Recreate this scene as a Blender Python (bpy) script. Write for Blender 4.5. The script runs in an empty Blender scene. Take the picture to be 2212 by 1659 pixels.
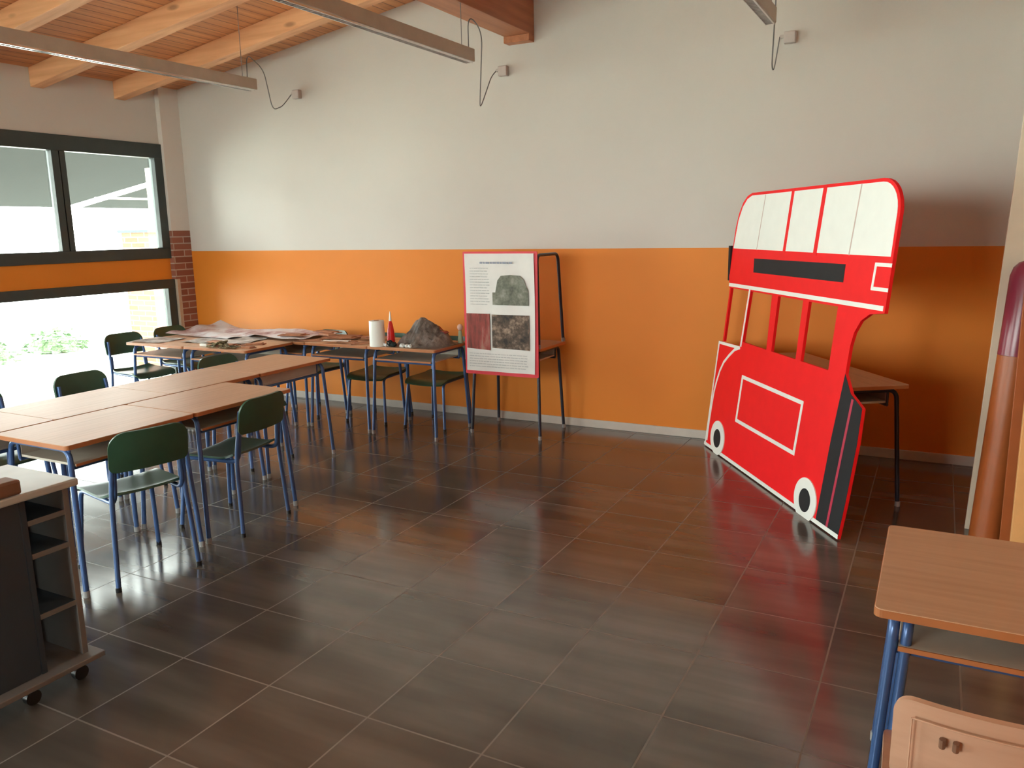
import bpy, bmesh, math, random
from mathutils import Vector, Matrix
R_ = math.radians
random.seed(7)
sc = bpy.context.scene
COL = sc.collection

# ------------------------------------------------------------------ camera
def make_camera():
    cd = bpy.data.cameras.new('camera'); cam = bpy.data.objects.new('camera', cd); COL.objects.link(cam)
    cd.sensor_fit = 'HORIZONTAL'; cd.sensor_width = 36.0; cd.lens = 36.0 * 1745.0 / 2212.0
    cd.clip_start = 0.05; cd.clip_end = 500
    yaw, pitch, roll = R_(-27.85), R_(10.87), R_(-1.09)
    cy, sy, cp, sp = math.cos(yaw), math.sin(yaw), math.cos(pitch), math.sin(pitch)
    f = Vector((sy*cp, cy*cp, -sp)); r = Vector((cy, -sy, 0)); u = r.cross(f)
    c, s = math.cos(roll), math.sin(roll)
    r2 = c*r + s*u; u2 = -s*r + c*u
    m = Matrix((r2, u2, -f)).transposed().to_4x4(); m.translation = Vector((0, 0, 1.6))
    cam.matrix_world = m
    sc.camera = cam
make_camera()

# ------------------------------------------------------------------ world, sun, exposure
SKY_STRENGTH = 5.0
w = bpy.data.worlds.new('world'); sc.world = w; w.use_nodes = True
nt = w.node_tree; nt.nodes.clear()
wo = nt.nodes.new('ShaderNodeOutputWorld'); bg = nt.nodes.new('ShaderNodeBackground')
bg.inputs['Color'].default_value = (0.97, 0.99, 0.97, 1); bg.inputs['Strength'].default_value = SKY_STRENGTH
nt.links.new(bg.outputs[0], wo.inputs[0])
sd = bpy.data.lights.new('sun', 'SUN'); sd.energy = 6.0; sd.angle = R_(6); sd.color = (1.0, 0.96, 0.9)
so = bpy.data.objects.new('sun', sd); COL.objects.link(so); so.rotation_euler = (R_(-28), R_(12), 0)
sc.view_settings.view_transform = 'Standard'; sc.view_settings.look = 'None'
sc.view_settings.gamma = 1.0; sc.view_settings.use_curve_mapping = False
sc.view_settings.exposure = 2.18
sc.cycles.use_denoising = True
sc.cycles.max_bounces = 10; sc.cycles.diffuse_bounces = 6; sc.cycles.transparent_max_bounces = 12

# room dimensions (metres)
XL, XC, YB, XR, YF = -6.93, -6.87, 5.963, 0.87, -3.0
ZE, XRIDGE = 3.015, -3.01
SLOPE = 0.152
ZR = ZE + SLOPE*(XRIDGE - XL)
PAINT = 1.437
UNITS = [(3.50, 5.75), (0.70, 2.95), (-2.1, 0.15)]

def portal(y0, y1, z0, z1):
    ld = bpy.data.lights.new('daylight_portal', 'AREA'); ld.shape = 'RECTANGLE'
    ld.size = y1-y0; ld.size_y = z1-z0; ld.cycles.is_portal = True
    o = bpy.data.objects.new('daylight_portal', ld); COL.objects.link(o)
    o.location = (XL-0.14, (y0+y1)/2, (z0+z1)/2)
    o.rotation_euler = (R_(90), 0, R_(-90))
FILL_WIN = (-5.4, -1.8, 0.85, 2.65)      # unseen window strip behind the camera, added to brighten the bus board and right side
ld = bpy.data.lights.new('daylight_portal', 'AREA'); ld.shape = 'RECTANGLE'; ld.size = FILL_WIN[1]-FILL_WIN[0]; ld.size_y = FILL_WIN[3]-FILL_WIN[2]; ld.cycles.is_portal = True
o = bpy.data.objects.new('daylight_portal', ld); COL.objects.link(o)
o.location = ((FILL_WIN[0]+FILL_WIN[1])/2, YF-0.14, (FILL_WIN[2]+FILL_WIN[3])/2); o.rotation_euler = (R_(-90), 0, R_(180))
for (a, b) in UNITS:
    portal(a, b, 1.38, 2.48); portal(a, b, 0.06, 1.16)

# ------------------------------------------------------------------ materials
def new_mat(name):
    m = bpy.data.materials.new(name); m.use_nodes = True
    n = m.node_tree; b = n.nodes['Principled BSDF']
    return m, n, b
def N(n, t, **kw):
    x = n.nodes.new(t)
    for k, v in kw.items():
        if k in x.inputs: x.inputs[k].default_value = v
        else: setattr(x, k, v)
    return x
def ramp(n, fac, stops):
    r = n.nodes.new('ShaderNodeValToRGB'); el = r.color_ramp.elements
    while len(el) < len(stops): el.new(0.5)
    for e, (p, c) in zip(el, stops): e.position = p; e.color = (*c, 1)
    n.links.new(fac, r.inputs[0]); return r.outputs[0]
def mat(name, col, rough=0.5, metal=0.0, var=0.06, scale=12.0, bump=0.0, stretch=(1, 1, 1), coat=0.0, spec=0.5):
    """plain material with a faint noise in its colour"""
    m, n, b = new_mat(name)
    tc = N(n, 'ShaderNodeTexCoord'); mp = N(n, 'ShaderNodeMapping'); mp.inputs['Scale'].default_value = stretch
    n.links.new(tc.outputs['Object'], mp.inputs[0])
    nz = N(n, 'ShaderNodeTexNoise'); nz.inputs['Scale'].default_value = scale; nz.inputs['Detail'].default_value = 4
    n.links.new(mp.outputs[0], nz.inputs['Vector'])
    c0 = tuple(max(0, c*(1-var)) for c in col); c1 = tuple(min(1, c*(1+var)) for c in col)
    n.links.new(ramp(n, nz.outputs['Fac'], [(0.3, c0), (0.7, c1)]), b.inputs['Base Color'])
    b.inputs['Roughness'].default_value = rough; b.inputs['Metallic'].default_value = metal
    b.inputs['Specular IOR Level'].default_value = spec
    if coat: b.inputs['Coat Weight'].default_value = coat; b.inputs['Coat Roughness'].default_value = 0.1
    if bump:
        bp = N(n, 'ShaderNodeBump'); bp.inputs['Strength'].default_value = bump; bp.inputs['Distance'].default_value = 0.01
        n.links.new(nz.outputs['Fac'], bp.inputs['Height']); n.links.new(bp.outputs[0], b.inputs['Normal'])
    return m

def wall_mat(name, upper, lower):
    m, n, b = new_mat(name)
    g = N(n, 'ShaderNodeNewGeometry'); sx = N(n, 'ShaderNodeSeparateXYZ'); n.links.new(g.outputs['Position'], sx.inputs[0])
    gt = N(n, 'ShaderNodeMath', operation='GREATER_THAN'); gt.inputs[1].default_value = PAINT
    n.links.new(sx.outputs['Z'], gt.inputs[0])
    nz = N(n, 'ShaderNodeTexNoise'); nz.inputs['Scale'].default_value = 1.3; nz.inputs['Detail'].default_value = 3
    n.links.new(g.outputs['Position'], nz.inputs['Vector'])
    cu = ramp(n, nz.outputs['Fac'], [(0.35, tuple(c*0.97 for c in upper)), (0.65, upper)])
    cl = ramp(n, nz.outputs['Fac'], [(0.35, tuple(c*0.93 for c in lower)), (0.65, lower)])
    mx = N(n, 'ShaderNodeMix', data_type='RGBA')
    n.links.new(gt.outputs[0], mx.inputs[0]); n.links.new(cl, mx.inputs[6]); n.links.new(cu, mx.inputs[7])
    n.links.new(mx.outputs[2], b.inputs['Base Color']); b.inputs['Roughness'].default_value = 0.55
    b.inputs['Specular IOR Level'].default_value = 0.35
    n2 = N(n, 'ShaderNodeTexNoise'); n2.inputs['Scale'].default_value = 180; n.links.new(g.outputs['Position'], n2.inputs['Vector'])
    bp = N(n, 'ShaderNodeBump'); bp.inputs['Strength'].default_value = 0.08; bp.inputs['Distance'].default_value = 0.004
    n.links.new(n2.outputs['Fac'], bp.inputs['Height']); n.links.new(bp.outputs[0], b.inputs['Normal'])
    return m

def floor_mat():
    m, n, b = new_mat('grey_brown_stoneware_tile')
    g = N(n, 'ShaderNodeNewGeometry'); sx = N(n, 'ShaderNodeSeparateXYZ'); n.links.new(g.outputs['Position'], sx.inputs[0])
    TS = 0.4405
    def grid(out, off):
        a = N(n, 'ShaderNodeMath', operation='SUBTRACT'); a.inputs[1].default_value = off; n.links.new(sx.outputs[out], a.inputs[0])
        d = N(n, 'ShaderNodeMath', operation='DIVIDE'); d.inputs[1].default_value = TS; n.links.new(a.outputs[0], d.inputs[0])
        fl = N(n, 'ShaderNodeMath', operation='FLOOR'); n.links.new(d.outputs[0], fl.inputs[0])
        fr = N(n, 'ShaderNodeMath', operation='FRACT'); n.links.new(d.outputs[0], fr.inputs[0])
        s = N(n, 'ShaderNodeMath', operation='SUBTRACT'); s.inputs[1].default_value = 0.5; n.links.new(fr.outputs[0], s.inputs[0])
        ab = N(n, 'ShaderNodeMath', operation='ABSOLUTE'); n.links.new(s.outputs[0], ab.inputs[0])
        return fl.outputs[0], ab.outputs[0]
    fx, ax = grid('X', -0.712); fy, ay = grid('Y', 1.931)
    mxm = N(n, 'ShaderNodeMath', operation='MAXIMUM'); n.links.new(ax, mxm.inputs[0]); n.links.new(ay, mxm.inputs[1])
    grout = N(n, 'ShaderNodeMapRange'); grout.inputs['From Min'].default_value = 0.4915; grout.inputs['From Max'].default_value = 0.4945
    n.links.new(mxm.outputs[0], grout.inputs['Value'])
    cb = N(n, 'ShaderNodeCombineXYZ'); n.links.new(fx, cb.inputs[0]); n.links.new(fy, cb.inputs[1])
    wn = N(n, 'ShaderNodeTexWhiteNoise', noise_dimensions='3D'); n.links.new(cb.outputs[0], wn.inputs['Vector'])
    # streaks running across each tile, shifted per tile
    mp = N(n, 'ShaderNodeMapping'); mp.inputs['Scale'].default_value = (0.9, 7.0, 1.0)
    n.links.new(g.outputs['Position'], mp.inputs[0])
    va = N(n, 'ShaderNodeVectorMath', operation='MULTIPLY_ADD'); va.inputs[1].default_value = (0, 7, 0)
    n.links.new(wn.outputs['Color'], va.inputs[0]); n.links.new(mp.outputs[0], va.inputs[2])
    nz = N(n, 'ShaderNodeTexNoise'); nz.inputs['Scale'].default_value = 1.0; nz.inputs['Detail'].default_value = 3; nz.inputs['Roughness'].default_value = 0.5
    n.links.new(va.outputs[0], nz.inputs['Vector'])
    tile = ramp(n, nz.outputs['Fac'], [(0.25, (0.064, 0.053, 0.043)), (0.5, (0.100, 0.085, 0.071)), (0.75, (0.148, 0.129, 0.110))])
    hs = N(n, 'ShaderNodeHueSaturation'); n.links.new(tile, hs.inputs['Color'])
    mr = N(n, 'ShaderNodeMapRange'); mr.inputs['To Min'].default_value = 0.9; mr.inputs['To Max'].default_value = 1.1
    n.links.new(wn.outputs['Value'], mr.inputs['Value']); n.links.new(mr.outputs[0], hs.inputs['Value'])
    mx = N(n, 'ShaderNodeMix', data_type='RGBA'); mx.inputs[7].default_value = (0.165, 0.143, 0.12, 1)
    n.links.new(grout.outputs[0], mx.inputs[0]); n.links.new(hs.outputs[0], mx.inputs[6])
    n.links.new(mx.outputs[2], b.inputs['Base Color'])
    rr = N(n, 'ShaderNodeMapRange'); rr.inputs['To Min'].default_value = 0.12; rr.inputs['To Max'].default_value = 0.22
    n.links.new(nz.outputs['Fac'], rr.inputs['Value'])
    rx = N(n, 'ShaderNodeMath', operation='MAXIMUM'); n.links.new(rr.outputs[0], rx.inputs[0])
    gm = N(n, 'ShaderNodeMath', operation='MULTIPLY'); gm.inputs[1].default_value = 0.6; n.links.new(grout.outputs[0], gm.inputs[0]); n.links.new(gm.outputs[0], rx.inputs[1])
    n.links.new(rx.outputs[0], b.inputs['Roughness']); b.inputs['Specular IOR Level'].default_value = 0.95
    bp = N(n, 'ShaderNodeBump'); bp.inputs['Strength'].default_value = 0.04; bp.inputs['Distance'].default_value = 0.004
    n.links.new(nz.outputs['Fac'], bp.inputs['Height']); n.links.new(bp.outputs[0], b.inputs['Normal'])
    return m

def wood_mat(name, c0, c1, axis='X', planks=0.0, rough=0.5, scale=1.0, knots=True, coord='Object', spec=0.5):
    """grain along AXIS; planks = board width across the grain (0 = solid timber)"""
    m, n, b = new_mat(name)
    if coord == 'Object': tc = N(n, 'ShaderNodeTexCoord'); src = tc.outputs['Object']
    else: tc = N(n, 'ShaderNodeNewGeometry'); src = tc.outputs['Position']
    mp = N(n, 'ShaderNodeMapping'); st = {'X': (1.2, 22, 22), 'Y': (22, 1.2, 22), 'Z': (22, 22, 1.2)}[axis]
    mp.inputs['Scale'].default_value = tuple(s*scale for s in st); n.links.new(src, mp.inputs[0])
    nz = N(n, 'ShaderNodeTexNoise'); nz.inputs['Scale'].default_value = 1.0; nz.inputs['Detail'].default_value = 5
    vec = mp.outputs[0]
    if planks:
        sx = N(n, 'ShaderNodeSeparateXYZ'); n.links.new(src, sx.inputs[0])
        a = {'Y': 'X', 'X': 'Y', 'Z': 'X'}[axis]
        d = N(n, 'ShaderNodeMath', operation='DIVIDE'); d.inputs[1].default_value = planks; n.links.new(sx.outputs[a], d.inputs[0])
        fl = N(n, 'ShaderNodeMath', operation='FLOOR'); n.links.new(d.outputs[0], fl.inputs[0])
        wn = N(n, 'ShaderNodeTexWhiteNoise', noise_dimensions='1D'); n.links.new(fl.outputs[0], wn.inputs['W'])
        va = N(n, 'ShaderNodeVectorMath', operation='MULTIPLY_ADD'); va.inputs[1].default_value = (11, 11, 11)
        n.links.new(wn.outputs['Color'], va.inputs[0]); n.links.new(vec, va.inputs[2]); vec = va.outputs[0]
        fr = N(n, 'ShaderNodeMath', operation='FRACT'); n.links.new(d.outputs[0], fr.inputs[0])
        sb = N(n, 'ShaderNodeMath', operation='SUBTRACT'); sb.inputs[1].default_value = 0.5; n.links.new(fr.outputs[0], sb.inputs[0])
        ab = N(n, 'ShaderNodeMath', operation='ABSOLUTE'); n.links.new(sb.outputs[0], ab.inputs[0])
        gr = N(n, 'ShaderNodeMapRange'); gr.inputs['From Min'].default_value = 0.44; gr.inputs['From Max'].default_value = 0.49
        n.links.new(ab.outputs[0], gr.inputs['Value'])
    n.links.new(vec, nz.inputs['Vector'])
    col = ramp(n, nz.outputs['Fac'], [(0.3, c0), (0.7, c1)])
    if knots:
        vo = N(n, 'ShaderNodeTexVoronoi'); vo.inputs['Scale'].default_value = 1.0
        m2 = N(n, 'ShaderNodeMapping'); s2 = {'X': (1.6, 5, 5), 'Y': (5, 1.6, 5), 'Z': (5, 5, 1.6)}[axis]
        m2.inputs['Scale'].default_value = s2; n.links.new(src, m2.inputs[0]); n.links.new(m2.outputs[0], vo.inputs['Vector'])
        kr = N(n, 'ShaderNodeMapRange'); kr.inputs['From Min'].default_value = 0.05; kr.inputs['From Max'].default_value = 0.12
        kr.inputs['To Min'].default_value = 0.6; kr.inputs['To Max'].default_value = 0.0
        n.links.new(vo.outputs['Distance'], kr.inputs['Value'])
        mk = N(n, 'ShaderNodeMix', data_type='RGBA'); mk.inputs[7].default_value = (c0[0]*0.35, c0[1]*0.3, c0[2]*0.3, 1)
        n.links.new(kr.outputs[0], mk.inputs[0]); n.links.new(col, mk.inputs[6]); col = mk.outputs[2]
    if planks:
        mg = N(n, 'ShaderNodeMix', data_type='RGBA'); mg.inputs[7].default_value = (c0[0]*0.3, c0[1]*0.25, c0[2]*0.25, 1)
        n.links.new(gr.outputs[0], mg.inputs[0]); n.links.new(col, mg.inputs[6]); col = mg.outputs[2]
    n.links.new(col, b.inputs['Base Color']); b.inputs['Roughness'].default_value = rough; b.inputs['Specular IOR Level'].default_value = spec
    return m

def brick_mat(name):
    m, n, b = new_mat(name)
    g = N(n, 'ShaderNodeNewGeometry')
    sx = N(n, 'ShaderNodeSeparateXYZ'); n.links.new(g.outputs['Position'], sx.inputs[0])
    ad = N(n, 'ShaderNodeMath', operation='ADD'); n.links.new(sx.outputs['X'], ad.inputs[0]); n.links.new(sx.outputs['Y'], ad.inputs[1])
    cb = N(n, 'ShaderNodeCombineXYZ'); n.links.new(ad.outputs[0], cb.inputs[0]); n.links.new(sx.outputs['Z'], cb.inputs[1])
    br = N(n, 'ShaderNodeTexBrick'); br.inputs['Scale'].default_value = 1.0
    br.inputs['Brick Width'].default_value = 0.25; br.inputs['Row Height'].default_value = 0.066; br.inputs['Mortar Size'].default_value = 0.006
    br.inputs['Color1'].default_value = (0.22, 0.075, 0.045, 1); br.inputs['Color2'].default_value = (0.34, 0.13, 0.08, 1)
    br.inputs['Mortar'].default_value = (0.45, 0.36, 0.30, 1)
    n.links.new(cb.outputs[0], br.inputs['Vector']); n.links.new(br.outputs['Color'], b.inputs['Base Color'])
    b.inputs['Roughness'].default_value = 0.85
    bp = N(n, 'ShaderNodeBump'); bp.inputs['Strength'].default_value = 0.4; bp.inputs['Distance'].default_value = 0.006; bp.invert = True
    n.links.new(br.outputs['Fac'], bp.inputs['Height']); n.links.new(bp.outputs[0], b.inputs['Normal'])
    return m

def glass_mat():
    m = bpy.data.materials.new('clear_window_glass'); m.use_nodes = True; n = m.node_tree; n.nodes.clear()
    o = N(n, 'ShaderNodeOutputMaterial'); t = N(n, 'ShaderNodeBsdfTransparent'); t.inputs[0].default_value = (0.93, 0.97, 0.95, 1)
    gl = N(n, 'ShaderNodeBsdfGlossy'); gl.inputs['Roughness'].default_value = 0.02
    fr = N(n, 'ShaderNodeFresnel'); fr.inputs[0].default_value = 1.45
    mx = N(n, 'ShaderNodeMixShader'); n.links.new(fr.outputs[0], mx.inputs[0]); n.links.new(t.outputs[0], mx.inputs[1]); n.links.new(gl.outputs[0], mx.inputs[2])
    n.links.new(mx.outputs[0], o.inputs[0]); return m

def blotch_mat(name, stops, scale=8, rough=0.6, stretch=(1, 1, 1), bump=0.0, spec=0.4):
    m, n, b = new_mat(name)
    tc = N(n, 'ShaderNodeTexCoord'); mp = N(n, 'ShaderNodeMapping'); mp.inputs['Scale'].default_value = stretch
    n.links.new(tc.outputs['Object'], mp.inputs[0])
    nz = N(n, 'ShaderNodeTexNoise'); nz.inputs['Scale'].default_value = scale; nz.inputs['Detail'].default_value = 6; nz.inputs['Roughness'].default_value = 0.65
    n.links.new(mp.outputs[0], nz.inputs['Vector']); n.links.new(ramp(n, nz.outputs['Fac'], stops), b.inputs['Base Color'])
    b.inputs['Roughness'].default_value = rough; b.inputs['Specular IOR Level'].default_value = spec
    if bump:
        bp = N(n, 'ShaderNodeBump'); bp.inputs['Strength'].default_value = bump; bp.inputs['Distance'].default_value = 0.01
        n.links.new(nz.outputs['Fac'], bp.inputs['Height']); n.links.new(bp.outputs[0], b.inputs['Normal'])
    return m

M = dict(
    wall=wall_mat('white_over_orange_paint', (0.63, 0.60, 0.555), (0.78, 0.245, 0.024)),
    white=mat('white_wall_paint', (0.70, 0.66, 0.61), 0.6, scale=2, var=0.02),
    floor=floor_mat(),
    plank=wood_mat('pine_ceiling_boards', (0.54, 0.215, 0.080), (0.78, 0.360, 0.150), 'Y', planks=0.095, rough=0.45, coord='World'),
    rafter=wood_mat('pine_rafter', (0.74, 0.36, 0.175), (0.92, 0.52, 0.27), 'X', rough=0.5, coord='World'),
    ridge=wood_mat('stained_ridge_beam', (0.36, 0.13, 0.055), (0.50, 0.20, 0.09), 'Y', rough=0.45, coord='World'),
    frame=mat('dark_green_grey_window_frame', (0.038, 0.052, 0.050), 0.45),
    glass=glass_mat(), brick=brick_mat('red_brick'),
    skirting=mat('pale_ceramic_skirting', (0.58, 0.54, 0.49), 0.35, var=0.04),
    reveal=mat('tan_plaster_reveal', (0.52, 0.40, 0.30), 0.6),
    top=wood_mat('beech_laminate', (0.50, 0.30, 0.18), (0.58, 0.36, 0.225), 'X', rough=0.42, knots=False, scale=2, spec=0.3),
    edge=mat('orange_brown_edging', (0.42, 0.15, 0.05), 0.45),
    blue=mat('blue_enamelled_steel', (0.055, 0.115, 0.28), 0.28, metal=0.25),
    navy=mat('black_navy_steel', (0.022, 0.026, 0.045), 0.35, metal=0.2),
    tray=mat('grey_beige_tray_laminate', (0.52, 0.48, 0.40), 0.4),
    green=mat('dark_green_plywood', (0.026, 0.078, 0.044), 0.36, var=0.12),
    rubber=mat('grey_rubber_foot', (0.30, 0.30, 0.30), 0.7),
    lamp=mat('beige_grey_lamp_housing', (0.44, 0.39, 0.32), 0.4),
    louvre=mat('bright_aluminium_louvre', (0.85, 0.85, 0.85), 0.18, metal=0.9),
    cable=mat('grey_cable', (0.20, 0.20, 0.20), 0.6),
    boxm=mat('pale_junction_box', (0.52, 0.46, 0.43), 0.5),
    red=mat('bright_red_paint', (0.86, 0.010, 0.013), 0.5, var=0.03, spec=0.2),
    bwhite=mat('white_paint', (0.82, 0.84, 0.80), 0.4, var=0.02),
    bblack=mat('charcoal_paint', (0.022, 0.022, 0.024), 0.6, spec=0.15),
    thin=mat('faint_grey_pink_line', (0.55, 0.42, 0.38), 0.5),
    darkred=mat('dark_red_paint', (0.45, 0.02, 0.06), 0.45),
    cream=mat('cream_painted_board', (0.66, 0.56, 0.43), 0.5, var=0.03),
    maroon=mat('glossy_maroon_trim', (0.24, 0.035, 0.06), 0.25),
    orangeboard=mat('orange_brown_board', (0.36, 0.095, 0.022), 0.4),
    honey=mat('honey_coloured_edge', (0.78, 0.42, 0.16), 0.45),
    cart=mat('dark_blue_grey_laminate', (0.030, 0.045, 0.065), 0.5),
    cartedge=mat('grey_edging_strip', (0.17, 0.16, 0.155), 0.5),
    carttop=mat('pale_grey_worktop', (0.46, 0.47, 0.45), 0.35),
    black=mat('black_plastic', (0.01, 0.01, 0.012), 0.4),
    pinkwood=wood_mat('pinkish_birch_plywood', (0.55, 0.32, 0.21), (0.63, 0.38, 0.26), 'X', rough=0.4, knots=False, scale=1.5),
    paper=mat('white_paper', (0.74, 0.73, 0.71), 0.5, var=0.03),
    ink=mat('grey_print', (0.50, 0.50, 0.50), 0.5), blueink=mat('grey_blue_heading_print', (0.28, 0.31, 0.40), 0.5),
    posterred=mat('red_card_border', (0.72, 0.04, 0.06), 0.45),
    pic1=blotch_mat('printed_photo_of_stone_building', [(0.3, (0.05, 0.06, 0.045)), (0.5, (0.16, 0.17, 0.13)), (0.75, (0.36, 0.37, 0.32))], 14),
    pic2=blotch_mat('printed_photo_red_brown', [(0.3, (0.07, 0.03, 0.02)), (0.5, (0.30, 0.05, 0.04)), (0.75, (0.42, 0.26, 0.20))], 6, stretch=(3, 1, 0.6)),
    pic3=blotch_mat('printed_photo_of_dark_rubble', [(0.35, (0.02, 0.015, 0.012)), (0.5, (0.10, 0.065, 0.045)), (0.68, (0.38, 0.27, 0.20))], 16),
    sheetpink=blotch_mat('printed_sheet_white_and_plum', [(0.35, (0.20, 0.06, 0.07)), (0.46, (0.50, 0.36, 0.36)), (0.56, (0.68, 0.66, 0.68))], 3.2),
    sheetgrey=blotch_mat('printed_sheet_grey', [(0.4, (0.22, 0.19, 0.16)), (0.6, (0.60, 0.57, 0.55))], 7),
    kraft=blotch_mat('brown_cardboard', [(0.35, (0.26, 0.105, 0.055)), (0.65, (0.46, 0.21, 0.11))], 9, rough=0.7),
    olive=blotch_mat('dry_olive_brown_leaves', [(0.4, (0.06, 0.045, 0.018)), (0.65, (0.34, 0.27, 0.13))], 40, rough=0.8, bump=0.5),
    rock=blotch_mat('grey_brown_painted_papier_mache', [(0.3, (0.035, 0.030, 0.027)), (0.5, (0.14, 0.12, 0.105)), (0.75, (0.30, 0.26, 0.24))], 11, rough=0.45, bump=0.6),
    rockdark=mat('black_plastic_film', (0.02, 0.03, 0.03), 0.25), foil=mat('white_plaster_lumps', (0.62, 0.66, 0.66), 0.4),
    skin=mat('pale_pink_plastic', (0.72, 0.45, 0.36), 0.5), palegreen=mat('pale_green_cloth', (0.35, 0.40, 0.26), 0.6),
    redplastic=mat('red_plastic', (0.80, 0.02, 0.02), 0.35), brown=mat('brown_leather', (0.20, 0.10, 0.06), 0.5),
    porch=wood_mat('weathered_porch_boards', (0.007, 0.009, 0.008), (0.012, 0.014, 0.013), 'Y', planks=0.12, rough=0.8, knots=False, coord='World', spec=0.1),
    postm=mat('cream_post_paint', (0.70, 0.66, 0.55), 0.6), ground=mat('pale_paving', (0.58, 0.60, 0.55), 0.8, scale=1.0, var=0.1),
    hedge=blotch_mat('pale_green_foliage', [(0.4, (0.16, 0.26, 0.14)), (0.6, (0.40, 0.52, 0.36))], 30, rough=0.8),
)

# ------------------------------------------------------------------ mesh helpers
class MB:
    def __init__(self): self.bm = bmesh.new()
    def box(self, x0, x1, y0, y1, z0, z1, mtx=None):
        vs = [self.bm.verts.new(v) for v in ((x0,y0,z0),(x1,y0,z0),(x1,y1,z0),(x0,y1,z0),(x0,y0,z1),(x1,y0,z1),(x1,y1,z1),(x0,y1,z1))]
        for f in ((3,2,1,0),(4,5,6,7),(0,1,5,4),(1,2,6,5),(2,3,7,6),(3,0,4,7)): self.bm.faces.new([vs[i] for i in f])
        if mtx:
            for v in vs: v.co = mtx @ v.co
        return self
    def prism(self, pts, h0, h1, fn):
        """outline pts (a,b) extruded h0..h1; fn(a,b,h) -> xyz"""
        a = [self.bm.verts.new(fn(p[0], p[1], h0)) for p in pts]; b = [self.bm.verts.new(fn(p[0], p[1], h1)) for p in pts]
        k = len(pts); self.bm.faces.new(a[::-1]); self.bm.faces.new(b)
        for i in range(k): self.bm.faces.new((a[i], a[(i+1) % k], b[(i+1) % k], b[i]))
        return self
    def tube(self, pts, r, seg=10, bend=0.0, nb=6, caps=True):
        P = [Vector(p) for p in pts]
        if bend > 0:
            Q = [P[0]]
            for i in range(1, len(P)-1):
                d0 = (P[i-1]-P[i]); d1 = (P[i+1]-P[i]); bb = min(bend, d0.length*0.48, d1.length*0.48)
                A = P[i]+d0.normalized()*bb; B = P[i]+d1.normalized()*bb
                for k in range(nb+1):
                    t = k/nb; Q.append((1-t)**2*A + 2*t*(1-t)*P[i] + t*t*B)
            Q.append(P[-1]); P = Q
        rings = []; up = None
        for i, p in enumerate(P):
            t = (P[min(i+1, len(P)-1)] - P[max(i-1, 0)]).normalized()
            if up is None:
                up = Vector((0, 0, 1)) if abs(t.z) < 0.9 else Vector((1, 0, 0))
            s = t.cross(up).normalized(); up = s.cross(t).normalized()
            rr = r[i] if isinstance(r, (list, tuple)) else r
            rings.append([self.bm.verts.new(p + rr*(math.cos(2*math.pi*k/seg)*s + math.sin(2*math.pi*k/seg)*up)) for k in range(seg)])
        for a, b in zip(rings, rings[1:]):
            for k in range(seg): self.bm.faces.new((a[k], a[(k+1) % seg], b[(k+1) % seg], b[k]))
        if caps: self.bm.faces.new(rings[0][::-1]); self.bm.faces.new(rings[-1])
        return self
    def lathe(self, prof, seg=24, c=(0, 0, 0)):
        rings = [[self.bm.verts.new((c[0]+r*math.cos(2*math.pi*k/seg), c[1]+r*math.sin(2*math.pi*k/seg), c[2]+z)) for k in range(seg)] for r, z in prof]
        for a, b in zip(rings, rings[1:]):
            for k in range(seg): self.bm.faces.new((a[k], a[(k+1) % seg], b[(k+1) % seg], b[k]))
        self.bm.faces.new(rings[0][::-1]); self.bm.faces.new(rings[-1]); return self
    def grid(self, nu, nv, fn, thick=0.0):
        g = [[self.bm.verts.new(fn(i/nu, j/nv)) for j in range(nv+1)] for i in range(nu+1)]
        fs = [self.bm.faces.new((g[i][j], g[i+1][j], g[i+1][j+1], g[i][j+1])) for i in range(nu) for j in range(nv)]
        if thick:
            self.bm.normal_update(); bmesh.ops.solidify(self.bm, geom=fs, thickness=thick)
        return self
    def obj(self, name, m, parent=None, smooth=False, bevel=0.0, loc=None, rot=None):
        bmesh.ops.recalc_face_normals(self.bm, faces=self.bm.faces)
        me = bpy.data.meshes.new(name); self.bm.to_mesh(me); self.bm.free(); me.materials.append(M[m] if isinstance(m, str) else m)
        o = bpy.data.objects.new(name, me); COL.objects.link(o); o.parent = parent
        if smooth:
            for p in me.polygons: p.use_smooth = True
            me.set_sharp_from_angle(angle=R_(40))
        if bevel:
            bv = o.modifiers.new('bevel', 'BEVEL'); bv.width = bevel; bv.segments = 2; bv.limit_method = 'ANGLE'
        if loc: o.location = loc
        if rot: o.rotation_euler = rot
        return o
def thing(name, label, cat, loc=(0, 0, 0), rz=0.0, group=None):
    o = bpy.data.objects.new(name, None); COL.objects.link(o); o.location = loc; o.rotation_euler = (0, 0, rz)
    o.empty_display_size = 0.1
    return tag(o, label, cat, group)
def tag(o, label, cat, group=None, kind=None):
    o['label'] = label; o['category'] = cat
    if group: o['group'] = group
    if kind: o['kind'] = kind
    return o
def struct(o, label=None, cat=None):
    o['kind'] = 'structure'
    if label: o['label'] = label
    if cat: o['category'] = cat
    return o
def dup(root, loc, rz, label, group=None):
    r = root.copy(); COL.objects.link(r); r.location = loc; r.rotation_euler = (0, 0, rz); r['label'] = label
    if group: r['group'] = group
    for ch in list(root.children):
        c = ch.copy(); COL.objects.link(c); c.parent = r
        for g in list(ch.children):
            d = g.copy(); COL.objects.link(d); d.parent = c
    return r
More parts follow.
